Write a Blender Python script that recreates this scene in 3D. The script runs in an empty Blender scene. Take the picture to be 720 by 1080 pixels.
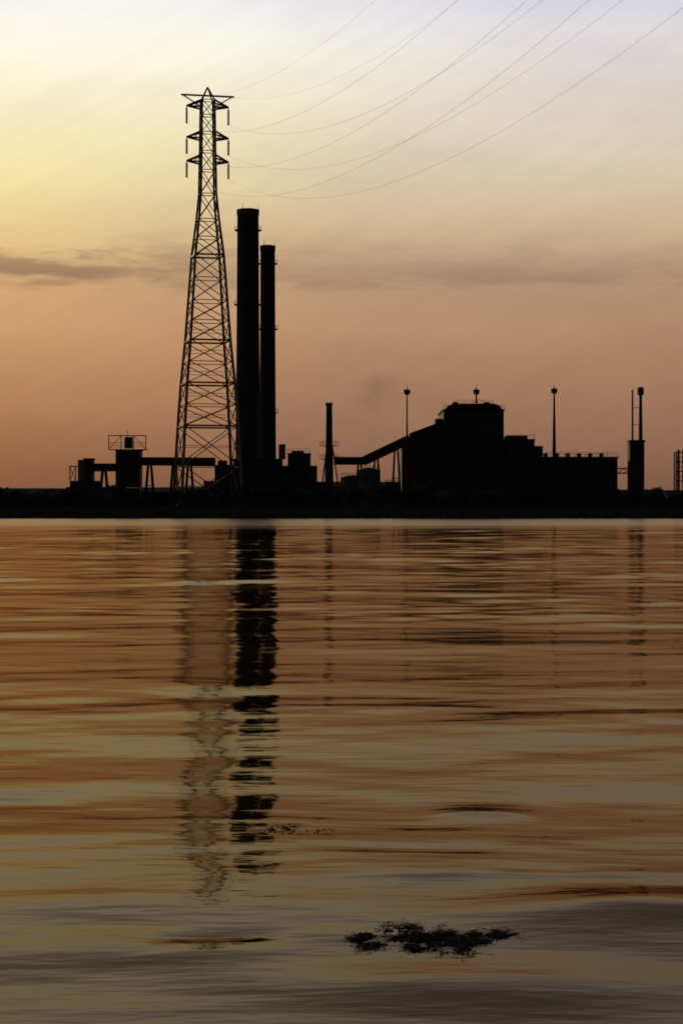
import bpy, bmesh, math, random
import numpy as np
from mathutils import Vector, Matrix

random.seed(7)
R = math.radians
sc = bpy.context.scene
COL = sc.collection

# ------------------------------------------------------------------ camera
CAM_H = 1.6
FPX = 2015.0                      # focal length in photo pixels (photo 720 x 1080)
cam = bpy.data.objects.new('camera', bpy.data.cameras.new('camera'))
COL.objects.link(cam)
cam.location = (0, 0, CAM_H)
cam.rotation_euler = (R(90), 0, 0)
cam.data.sensor_fit = 'VERTICAL'
cam.data.sensor_height = 24.0
cam.data.lens = 24.0 * FPX / 1080.0
cam.data.clip_start = 0.1
cam.data.clip_end = 20000
sc.camera = cam

def P(px, py, Y):                 # where a photo pixel lies at depth Y (metres)
    return Vector(((px - 360) / FPX * Y, Y, CAM_H + (540 - py) / FPX * Y))
def PX(px, Y): return (px - 360) / FPX * Y
def PZ(py, Y): return CAM_H + (540 - py) / FPX * Y

# ------------------------------------------------------------------ sky, sun, exposure
SUN_EL, SUN_AZ = 9.0, -17.0       # degrees; azimuth measured from +Y, negative to the left
sun_dir = Vector((math.sin(R(SUN_AZ)) * math.cos(R(SUN_EL)), math.cos(R(SUN_AZ)) * math.cos(R(SUN_EL)), math.sin(R(SUN_EL))))
world = bpy.data.worlds.new('World'); sc.world = world; world.use_nodes = True
wn = world.node_tree; N = wn.nodes; L = wn.links
bg = N['Background']; bg.inputs[1].default_value = 0.1
def lin(c):
    return tuple(((v / 255) / 12.92 if v / 255 <= 0.04045 else ((v / 255 + 0.055) / 1.055) ** 2.4) for v in c) + (1.0,)
def mth(op, a, b=None, clamp=False):
    n = N.new('ShaderNodeMath'); n.operation = op; n.use_clamp = clamp
    for i, v in enumerate((a, b)):
        if v is None: continue
        if isinstance(v, (int, float)): n.inputs[i].default_value = v
        else: L.new(v, n.inputs[i])
    return n.outputs[0]
def mrange(v, a, b, c, d, smooth=True):
    n = N.new('ShaderNodeMapRange'); n.interpolation_type = 'SMOOTHSTEP' if smooth else 'LINEAR'
    L.new(v, n.inputs[0])
    for i, x in enumerate((a, b, c, d)): n.inputs[1 + i].default_value = x
    return n.outputs[0]
def mixc(f, a, b, mode='MIX'):
    n = N.new('ShaderNodeMix'); n.data_type = 'RGBA'; n.blend_type = mode
    for i, v in ((0, f), (6, a), (7, b)):
        if isinstance(v, (int, float)): n.inputs[i].default_value = v
        elif isinstance(v, tuple): n.inputs[i].default_value = v
        else: L.new(v, n.inputs[i])
    return n.outputs[2]
tc = N.new('ShaderNodeTexCoord')
sep = N.new('ShaderNodeSeparateXYZ'); L.new(tc.outputs['Generated'], sep.inputs[0])
elev = mth('MULTIPLY', mth('ARCSINE', sep.outputs[2]), 180 / math.pi)
azim = mth('MULTIPLY', mth('ARCTAN2', sep.outputs[0], sep.outputs[1]), 180 / math.pi)
dot = N.new('ShaderNodeVectorMath'); dot.operation = 'DOT_PRODUCT'
L.new(tc.outputs['Generated'], dot.inputs[0]); dot.inputs[1].default_value = sun_dir
theta = mth('MULTIPLY', mth('ARCCOSINE', dot.outputs['Value']), 180 / math.pi)
def ramp(stops):                  # (elevation in degrees, sRGB colour) of the hazy evening air
    n = N.new('ShaderNodeValToRGB'); cr = n.color_ramp; cr.interpolation = 'LINEAR'
    while len(cr.elements) > 1: cr.elements.remove(cr.elements[-1])
    for i, (e, c) in enumerate(stops):
        el = cr.elements[0] if i == 0 else cr.elements.new(e / 40)
        el.position = e / 40; el.color = lin(c)
    L.new(mth('DIVIDE', elev, 40), n.inputs[0])
    return n.outputs[0]
far_side = ramp([(0, (126, 90, 70)), (1.1, (140, 101, 78)), (2.6, (155, 114, 91)), (4, (165, 124, 97)), (5.4, (178, 139, 110)), (6.8, (187, 151, 121)),
                 (8.2, (206, 178, 145)), (9.6, (219, 200, 172)), (11, (225, 213, 195)), (12.3, (229, 220, 210)), (13.7, (230, 224, 224)), (15, (222, 220, 240)),
                 (20, (180, 174, 180)), (40, (92, 94, 106))])
near_sun = ramp([(0, (136, 84, 56)), (1.1, (148, 93, 62)), (2.6, (163, 108, 77)), (4, (174, 121, 85)), (5.4, (190, 141, 98)), (6.8, (198, 155, 110)),
                 (8.2, (226, 198, 140)), (9.6, (243, 228, 166)), (11, (248, 238, 190)), (12.3, (248, 243, 215)), (13.7, (248, 247, 234)), (15, (243, 243, 244)),
                 (20, (196, 190, 188)), (40, (98, 100, 110))])
veil = mixc(mrange(mth('SUBTRACT', theta, mrange(elev, 8.5, 14, 0.0, 6.0)), 6, 19, 1.0, 0.0), far_side, near_sun)
# thin stratus streaks: stretched noise in azimuth / elevation
cmb = N.new('ShaderNodeCombineXYZ')
L.new(mth('MULTIPLY', azim, 0.30), cmb.inputs[0]); L.new(mth('ADD', mth('MULTIPLY', elev, 1.6), mth('MULTIPLY', azim, 0.02)), cmb.inputs[1])
nz = N.new('ShaderNodeTexNoise'); nz.inputs['Scale'].default_value = 1.0; nz.inputs['Detail'].default_value = 6; nz.inputs['Roughness'].default_value = 0.62
L.new(cmb.outputs[0], nz.inputs['Vector'])
band = mth('MULTIPLY', mrange(elev, 6.4, 7.1, 0.0, 1.0), mrange(elev, 7.3, 8.6, 1.0, 0.0))
streak = mth('MULTIPLY', mrange(nz.outputs[0], 0.42, 0.60, 0.0, 1.0), band)
streak = mth('MULTIPLY', streak, mrange(theta, 6, 18, 1.0, 0.22))
veil = mixc(streak, veil, mixc(1.0, veil, (0.42, 0.38, 0.52, 1), 'MULTIPLY'))
# one thin mauve bar across the whole sunset
bar_e = mth('ADD', mth('SUBTRACT', elev, 6.95), mth('MULTIPLY', mth('SUBTRACT', nz.outputs[0], 0.5), 1.6))
bar_m = mth('MULTIPLY', mth('MULTIPLY', mrange(bar_e, -0.45, 0.0, 0.0, 1.0), mrange(bar_e, 0.05, 0.75, 1.0, 0.0)), mrange(theta, 6, 40, 0.42, 0.15))
veil = mixc(bar_m, veil, mixc(1.0, veil, (0.62, 0.56, 0.68, 1), 'MULTIPLY'))
cmb2 = N.new('ShaderNodeCombineXYZ')
L.new(mth('MULTIPLY', azim, 0.07), cmb2.inputs[0]); L.new(mth('ADD', mth('MULTIPLY', elev, 0.33), mth('MULTIPLY', azim, 0.03)), cmb2.inputs[1]); cmb2.inputs[2].default_value = 4.3
nz2 = N.new('ShaderNodeTexNoise'); nz2.inputs['Scale'].default_value = 1.0; nz2.inputs['Detail'].default_value = 7; nz2.inputs['Roughness'].default_value = 0.6
L.new(cmb2.outputs[0], nz2.inputs['Vector'])
veil = mixc(1.0, veil, mixc(mrange(nz2.outputs[0], 0.3, 0.7, 0.0, 1.0), (0.935, 0.925, 0.93, 1), (1.06, 1.055, 1.04, 1)), 'MULTIPLY')
# faint slanting cirrus
cmb3 = N.new('ShaderNodeCombineXYZ')
L.new(mth('ADD', mth('MULTIPLY', azim, 0.10), mth('MULTIPLY', elev, 0.14)), cmb3.inputs[0]); L.new(mth('SUBTRACT', mth('MULTIPLY', elev, 1.5), mth('MULTIPLY', azim, 0.75)), cmb3.inputs[1])
nz3 = N.new('ShaderNodeTexNoise'); nz3.inputs['Scale'].default_value = 1.0; nz3.inputs['Detail'].default_value = 8; nz3.inputs['Roughness'].default_value = 0.68
L.new(cmb3.outputs[0], nz3.inputs['Vector'])
veil = mixc(1.0, veil, mixc(mrange(nz3.outputs[0], 0.35, 0.65, 0.0, 1.0), (0.975, 0.972, 0.976, 1), (1.02, 1.02, 1.02, 1)), 'MULTIPLY')
# away from the sunset the dusk sky is dim
dim = mrange(theta, 24, 105, 1.0, 0.07)
veil10 = mixc(1.0, mixc(1.0, veil, dim, 'MULTIPLY'), (9.0, 9.0, 9.0, 1), 'MULTIPLY')
sky = N.new('ShaderNodeTexSky'); sky.sky_type = 'NISHITA'; sky.sun_disc = False
sky.sun_elevation = R(SUN_EL); sky.sun_rotation = R(SUN_AZ)
sky.dust_density = 6.0; sky.air_density = 1.0; sky.ozone_density = 1.0
nis = mixc(1.0, sky.outputs[0], (0.022, 0.022, 0.022, 1), 'MULTIPLY')
total = mixc(1.0, veil10, nis, 'ADD')
L.new(total, bg.inputs[0])

sun = bpy.data.objects.new('sun', bpy.data.lights.new('sun', 'SUN'))
COL.objects.link(sun)
sun.data.energy = 0.5; sun.data.angle = R(4.0); sun.data.color = (1.0, 0.72, 0.42)   # veiled, low sun
sun.rotation_euler = (-sun_dir).to_track_quat('-Z', 'Y').to_euler()
sc.view_settings.view_transform = 'Standard'; sc.view_settings.look = 'None'
sc.view_settings.exposure = 0; sc.view_settings.gamma = 1
sc.cycles.filter_width = 1.8; sc.cycles.max_bounces = 6; sc.cycles.sample_clamp_indirect = 4.0

# ------------------------------------------------------------------ materials
def mat(name, base, var=0.35, rough=0.8, metal=0.0, scale=0.6, bump=0.0):
    m = bpy.data.materials.new(name); m.use_nodes = True
    nt = m.node_tree; b = nt.nodes['Principled BSDF']
    b.inputs['Roughness'].default_value = rough; b.inputs['Metallic'].default_value = metal; b.inputs['Specular IOR Level'].default_value = 0.25
    t = nt.nodes.new('ShaderNodeTexCoord'); n = nt.nodes.new('ShaderNodeTexNoise')
    g = nt.nodes.new('ShaderNodeNewGeometry')
    n.inputs['Scale'].default_value = scale; n.inputs['Detail'].default_value = 5
    nt.links.new(g.outputs['Position'], n.inputs['Vector'])
    r = nt.nodes.new('ShaderNodeValToRGB')
    r.color_ramp.elements[0].position = 0.3; r.color_ramp.elements[1].position = 0.7
    r.color_ramp.elements[0].color = tuple(c * (1 - var) for c in base) + (1,)
    r.color_ramp.elements[1].color = tuple(c * (1 + var) for c in base) + (1,)
    nt.links.new(n.outputs[0], r.inputs[0]); nt.links.new(r.outputs[0], b.inputs['Base Color'])
    if bump:
        bp = nt.nodes.new('ShaderNodeBump'); bp.inputs['Strength'].default_value = bump
        nt.links.new(n.outputs[0], bp.inputs['Height']); nt.links.new(bp.outputs[0], b.inputs['Normal'])
    return m
M = {
    'steel': mat('weathered_steel', (0.060, 0.050, 0.042), 0.4, 0.6, 0.2),
    'galv': mat('galvanised_steel', (0.24, 0.19, 0.15), 0.25, 0.55, 0.4),
    'clad': mat('dark_cladding', (0.050, 0.052, 0.054), 0.3, 0.7, 0.0, 0.15),
    'clad2': mat('brown_cladding', (0.062, 0.050, 0.042), 0.3, 0.7, 0.0, 0.15),
    'stack': mat('sooty_brick', (0.050, 0.040, 0.034), 0.35, 0.9, 0.0, 0.25),
    'conc': mat('stained_concrete', (0.13, 0.12, 0.105), 0.4, 0.9, 0.0, 0.4, 0.2),
    'roof': mat('tarred_roof', (0.016, 0.015, 0.014), 0.3, 0.95),
    'glass': mat('dusty_glass', (0.020, 0.022, 0.025), 0.2, 0.25),
    'lamp': mat('lamp_housing', (0.05, 0.045, 0.04), 0.2, 0.5),
    'ceramic': mat('brown_porcelain', (0.10, 0.055, 0.035), 0.2, 0.3),
    'soil': mat('dark_soil', (0.060, 0.050, 0.038), 0.4, 0.95, 0.0, 0.05),
    'rock': mat('wet_rock', (0.075, 0.068, 0.058), 0.4, 0.8, 0.0, 0.5),
    'bark': mat('bark', (0.055, 0.042, 0.030), 0.3, 0.9),
    'leaf': mat('leaf', (0.045, 0.060, 0.025), 0.4, 0.7, 0.0, 0.4),
    'tangle': mat('dark_tangle', (0.009, 0.010, 0.006), 0.5, 0.9, 0.0, 14.0),
    'wire': mat('cable_aluminium', (0.16, 0.15, 0.14), 0.1, 0.6, 0.3),
    'reed': mat('dead_reed', (0.030, 0.024, 0.016), 0.3, 0.8),
}
M['tangle'].node_tree.nodes['Principled BSDF'].inputs['Specular IOR Level'].default_value = 0.05
M['leaf'].use_backface_culling = False

# ------------------------------------------------------------------ helpers
_cache = {}
def link(name, mesh, parent=None):
    o = bpy.data.objects.new(name, mesh); COL.objects.link(o)
    if parent is not None: o.parent = parent
    return o
def tag(o, label=None, cat=None, group=None, kind=None):
    for k, v in (('label', label), ('category', cat), ('group', group), ('kind', kind)):
        if v: o[k] = v
    return o
def thing(name, loc, label, cat, group=None, rz=0.0):
    e = bpy.data.objects.new(name, None); COL.objects.link(e)
    e.location = loc; e.rotation_euler = (0, 0, rz); e.empty_display_size = 0.5
    return tag(e, label, cat, group)
def mesh_from(key, build, m):
    k = (key, m)
    if k not in _cache:
        bm = bmesh.new(); build(bm)
        me = bpy.data.meshes.new(key); bm.to_mesh(me); bm.free()
        me.materials.append(M[m]); _cache[k] = me
    return _cache[k]
def cube_mesh(m): return mesh_from('block', lambda bm: bmesh.ops.create_cube(bm, size=1), m)
def cyl_mesh(m, n=16, r2=1.0):
    def b(bm):
        bmesh.ops.create_cone(bm, cap_ends=True, segments=n, radius1=1, radius2=r2, depth=1)
    return mesh_from('tube%d_%.3f' % (n, r2), b, m)
# all positions below are in the parent's own space unless 'w' (world) is used with an unrotated parent
def box(par, name, c, s, m, rz=0):
    o = link(name, cube_mesh(m), par); o.location = c; o.scale = s; o.rotation_euler[2] = rz
    return o
def wbox(par, name, x0, x1, y0, y1, z0, z1, m):
    o = link(name, cube_mesh(m), par)
    root = Vector(par.location) if par else Vector()
    o.location = Vector(((x0 + x1) / 2, (y0 + y1) / 2, (z0 + z1) / 2)) - root
    o.scale = (x1 - x0, y1 - y0, z1 - z0)
    return o
def bar(par, name, a, b, w, m, d=None):
    a, b = Vector(a), Vector(b); v = b - a
    o = link(name, cube_mesh(m), par)
    o.location = (a + b) / 2; o.scale = (w, d or w, v.length)
    o.rotation_euler = v.to_track_quat('Z', 'Y').to_euler()
    return o
def cyl(par, name, a, b, r, m, n=16, r2=None):
    a, b = Vector(a), Vector(b); v = b - a
    o = link(name, cyl_mesh(m, n, 1.0 if r2 is None else r2 / r), par)
    o.location = (a + b) / 2; o.scale = (r, r, v.length)
    o.rotation_euler = v.to_track_quat('Z', 'Y').to_euler()
    return o
def lathe(par, name, prof, m, n=32, loc=(0, 0, 0)):
    bm = bmesh.new(); rings = []
    for r, z in prof:
        rings.append([bm.verts.new((r * math.cos(2 * math.pi * k / n), r * math.sin(2 * math.pi * k / n), z)) for k in range(n)])
    for a, b in zip(rings, rings[1:]):
        for k in range(n): bm.faces.new((a[k], a[(k + 1) % n], b[(k + 1) % n], b[k]))
    bm.faces.new(list(reversed(rings[0]))); bm.faces.new(rings[-1])
    me = bpy.data.meshes.new(name); bm.to_mesh(me); bm.free(); me.materials.append(M[m])
    o = link(name, me, par); o.location = loc
    return o
def joined(par, name, boxes, m):        # several bars of ONE part in one mesh: (a, b, width)
    bm = bmesh.new()
    for a, b, w in boxes:
        a, b = Vector(a), Vector(b); v = b - a
        mx = Matrix.Translation((a + b) / 2) @ v.to_track_quat('Z', 'Y').to_matrix().to_4x4() @ Matrix.Diagonal((w, w, v.length, 1))
        bmesh.ops.create_cube(bm, size=1, matrix=mx)
    me = bpy.data.meshes.new(name); bm.to_mesh(me); bm.free(); me.materials.append(M[m])
    return link(name, me, par)
def railing(par, pts, m='steel', h=1.1, step=2.5, w=0.09):
    b = []
    for p, q in zip(pts, pts[1:]):
        p, q = Vector(p), Vector(q); n = max(1, int((q - p).length / step)); up = Vector((0, 0, h))
        b += [(p + up, q + up, w), (p + up * 0.55, q + up * 0.55, w * 0.8)]
        for k in range(n + 1):
            s = p.lerp(q, k / n); b.append((s, s + up, w))
    return joined(par, 'railing', b, m)

GROUND = 3.0
SHORE = 480.0

# ------------------------------------------------------------------ ground and quay
def ground():
    bm = bmesh.new()
    xs = [-6000, -1500, -400, -200, -100, 0, 100, 200, 400, 1500, 6000]; ys = [SHORE + 0.6, 560, 700, 1200, 3000, 9000]
    g = [[bm.verts.new((x, y, GROUND)) for x in xs] for y in ys]
    for i in range(len(ys) - 1):
        for j in range(len(xs) - 1): bm.faces.new((g[i][j], g[i][j + 1], g[i + 1][j + 1], g[i + 1][j]))
    lo = [bm.verts.new((x, SHORE + 0.6, -3)) for x in xs]
    for j in range(len(xs) - 1): bm.faces.new((lo[j], lo[j + 1], g[0][j + 1], g[0][j]))
    me = bpy.data.meshes.new('ground'); bm.to_mesh(me); bm.free(); me.materials.append(M['soil'])
    tag(link('ground', me), 'dark flat industrial ground behind the quay', None, None, 'structure')
ground()
wall = thing('sea_wall', (0, SHORE, 0), 'long low concrete sea wall along the far shore', 'wall')
pw = 10.0
for k in range(-30, 30):
    dz = random.uniform(-0.05, 0.05); dy = random.uniform(-0.05, 0.05)
    box(wall, 'panel', (k * pw + pw / 2, 0.22 + dy, 0.9 + dz), (pw - 0.12, 0.5, 3.8), 'conc')
for k in range(-15, 15):
    box(wall, 'coping', (k * 20 + 10, 0.15, 2.985 + random.uniform(-0.02, 0.02)), (19.9, 0.9, 0.3), 'conc')
def boulders():
    bm = bmesh.new(); rnd = random.Random(3)
    for k in range(520):
        x = rnd.uniform(-150, 150); s = rnd.uniform(0.3, 0.95)
        y = SHORE - rnd.uniform(0.2, 2.2)
        r = bmesh.ops.create_icosphere(bm, subdivisions=1, radius=s, matrix=Matrix.Translation((x, y, rnd.uniform(-0.2, 0.25))) @ Matrix.Rotation(rnd.uniform(0, 6), 4, 'Z') @ Matrix.Diagonal((1.3, 1, 0.75, 1)))
        for v in r['verts']: v.co += Vector((rnd.uniform(-1, 1), rnd.uniform(-1, 1), rnd.uniform(-1, 1))) * s * 0.18
    me = bpy.data.meshes.new('boulders'); bm.to_mesh(me); bm.free(); me.materials.append(M['rock'])
    tag(link('boulders', me), 'dark loose boulders along the foot of the sea wall', 'boulders', None, 'stuff')
boulders()

# ------------------------------------------------------------------ water
def water():
    rng = np.random.default_rng(11)
    # rows: fine near the viewer, coarser with distance
    ys = np.concatenate([[-4000, -800, -200, -60, -20, -6, -2, 0.5, 2.0], np.geomspace(3.0, 5.5, 80)[:-1], np.geomspace(5.5, 14.0, 760)[:-1], np.geomspace(14.0, SHORE + 1.0, 900)])
    NC = 440
    u = np.concatenate([[-1], np.linspace(-1, 1, NC), [1]])
    Yg = np.repeat(ys[:, None], NC + 2, 1)
    hw = 5.0 + 0.24 * np.maximum(Yg, 0)
    Xg = u[None, :] * hw
    Xg[:, 0] = -6000; Xg[:, -1] = 6000
    dy = np.gradient(ys)[:, None]; dx = 2 * hw / NC
    Z = np.zeros_like(Xg)
    edge = np.clip((1 - np.abs(u)) / 0.04, 0, 1)[None, :] * np.clip((Yg - 3.0) / 0.6, 0, 1)
    n = 90
    lam = np.exp(rng.uniform(np.log(0.22), np.log(9.0), n))
    slope = 0.0054 * np.clip(lam / 0.9, 0.22, 1.15)
    slope = np.where(lam > 4, slope * 0.7, slope)
    ang = rng.normal(0, 0.34, n) + np.where(lam < 2, rng.normal(0, 0.42, n), 0)
    ph = rng.uniform(0, 2 * np.pi, n)
    for i in range(n):
        k = 2 * np.pi / lam[i]
        kx, ky = k * math.sin(ang[i]), k * math.cos(ang[i])
        fade = np.clip(lam[i] / (3.0 * np.maximum(dy, 1e-6)) - 0.6, 0, 1) * np.clip(lam[i] / (abs(math.sin(ang[i])) + 0.05) / (3.0 * dx) - 0.6, 0, 1)
        Z += fade * slope[i] / k * np.sin(kx * Xg + ky * Yg + ph[i])
    # the waves come in groups, with calmer and livelier patches
    grp = 1.0 + 0.45 * np.sin(0.31 * Yg + 0.11 * Xg + 1.0) * np.sin(0.17 * Xg - 0.09 * Yg + 0.4) + 0.25 * np.sin(0.9 * Yg + 0.35 * Xg)
    Z *= grp * edge * (0.62 + 0.75 * np.clip((Yg - 8) / 45, 0, 1))
    # single swells and wavelets rolling in close by: x, y, length along the crest, breadth, height, slant
    for (cx, cy, sx_, sy_, am, sl) in ((1.2, 7.62, 0.42, 0.26, 0.040, 0.05), (0.42, 6.45, 0.40, 0.24, 0.022, -0.08), (-0.75, 6.95, 0.6, 0.2, 0.012, 0.1),
                                       (-0.6, 9.9, 0.5, 0.09, 0.006, 0.05), (1.0, 8.35, 0.5, 0.08, 0.006, 0.08)):
        q_ = Yg - cy - sl * (Xg - cx)
        Z += am * np.exp(-((Xg - cx) / sx_) ** 2 / 2 - (q_ / sy_) ** 2 / 2) * (Yg > 3)
    # lopsided wavelets: a long gentle front and a short steep back that mirrors the dark shore
    for (cx, cy, sx_, d_, s2, L_, sl) in ((0.74, 10.15, 0.22, 0.24, 0.060, 1.3, 0.0), (0.36, 8.85, 0.36, 0.19, 0.068, 1.1, -0.10), (-0.47, 7.02, 0.19, 0.13, 0.094, 0.7, 0.12)):
        q_ = Yg - cy - sl * (Xg - cx)
        w_ = np.exp(-(np.abs(Xg - cx) / sx_) ** 3 / 2) * (Yg > 3)
        h_ = s2 * d_
        near_ = np.exp(-((q_ - d_ / 2) / (1.2 * d_)) ** 2)
        Z = Z * (1 - 0.75 * w_ * near_) + w_ * np.where(q_ < 0, np.clip(h_ * (1 + q_ / L_), 0, None), np.clip(h_ - s2 * q_, 0, None))
    nr, nc = Xg.shape
    global wave_z
    def wave_z(x, y):
        i = int(np.abs(ys - y).argmin()); j = int(np.abs(Xg[i] - x).argmin()); return float(Z[i, j])
    co = np.stack([Xg, Yg, Z], -1).reshape(-1, 3).astype(np.float32)
    idx = np.arange(nr * nc).reshape(nr, nc)
    q = np.stack([idx[:-1, :-1], idx[:-1, 1:], idx[1:, 1:], idx[1:, :-1]], -1).reshape(-1, 4)
    me = bpy.data.meshes.new('water')
    me.vertices.add(len(co)); me.vertices.foreach_set('co', co.ravel())
    me.loops.add(q.size); me.loops.foreach_set('vertex_index', q.ravel().astype(np.int32))
    me.polygons.add(len(q)); me.polygons.foreach_set('loop_start', np.arange(0, q.size, 4, dtype=np.int32))
    me.polygons.foreach_set('use_smooth', np.ones(len(q), dtype=bool))
    me.update(calc_edges=True)
    m = bpy.data.materials.new('murky_water'); m.use_nodes = True
    nt = m.node_tree; ns = nt.nodes; ls = nt.links
    for x in list(ns): ns.remove(x)
    out = ns.new('ShaderNodeOutputMaterial'); mix = ns.new('ShaderNodeMixShader')
    body = ns.new('ShaderNodeBsdfDiffuse'); body.inputs[0].default_value = (0.024, 0.016, 0.006, 1)
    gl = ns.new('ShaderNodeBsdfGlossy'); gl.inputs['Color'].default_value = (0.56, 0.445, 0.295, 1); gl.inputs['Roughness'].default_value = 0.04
    fr = ns.new('ShaderNodeFresnel'); fr.inputs[0].default_value = 1.34
    geo = ns.new('ShaderNodeNewGeometry')
    mp = ns.new('ShaderNodeMapping'); mp.inputs['Scale'].default_value = (0.30, 1.0, 1.0)
    ls.new(geo.outputs['Position'], mp.inputs[0])
    nz = ns.new('ShaderNodeTexNoise'); nz.inputs['Scale'].default_value = 2.4; nz.inputs['Detail'].default_value = 4; nz.inputs['Roughness'].default_value = 0.55
    ls.new(mp.outputs[0], nz.inputs['Vector'])
    bp = ns.new('ShaderNodeBump'); bp.inputs['Strength'].default_value = 1.0; bp.inputs['Distance'].default_value = 0.009
    ls.new(nz.outputs[0], bp.inputs['Height'])
    # a breeze ruffles the water in the lee of the far sea wall
    sx = ns.new('ShaderNodeSeparateXYZ'); ls.new(geo.outputs['Position'], sx.inputs[0])
    n2 = ns.new('ShaderNodeTexNoise'); n2.inputs['Scale'].default_value = 0.02; n2.inputs['Detail'].default_value = 3; ls.new(mp.outputs[0], n2.inputs['Vector'])
    wob = ns.new('ShaderNodeMath'); wob.operation = 'MULTIPLY_ADD'; ls.new(n2.outputs[0], wob.inputs[0]); wob.inputs[1].default_value = 130; ls.new(sx.outputs[1], wob.inputs[2])
    ruf = ns.new('ShaderNodeMapRange'); ruf.interpolation_type = 'SMOOTHSTEP'; ls.new(wob.outputs[0], ruf.inputs[0])
    ruf.inputs[1].default_value = 200; ruf.inputs[2].default_value = 330; ruf.inputs[3].default_value = 0.045; ruf.inputs[4].default_value = 0.24
    ls.new(ruf.outputs[0], gl.inputs['Roughness'])
    n3 = ns.new('ShaderNodeTexNoise'); n3.inputs['Scale'].default_value = 11.0; n3.inputs['Detail'].default_value = 3; ls.new(mp.outputs[0], n3.inputs['Vector'])
    bp2 = ns.new('ShaderNodeBump'); bp2.inputs['Strength'].default_value = 1.0; bp2.inputs['Distance'].default_value = 0.0020
    ls.new(n3.outputs[0], bp2.inputs['Height']); ls.new(bp2.outputs[0], bp.inputs['Normal'])
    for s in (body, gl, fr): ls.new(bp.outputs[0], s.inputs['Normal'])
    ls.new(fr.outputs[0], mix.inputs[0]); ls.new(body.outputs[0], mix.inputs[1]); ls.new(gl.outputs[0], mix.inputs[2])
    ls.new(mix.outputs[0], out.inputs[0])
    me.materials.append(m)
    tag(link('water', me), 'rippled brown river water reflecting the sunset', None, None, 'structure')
water()

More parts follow.
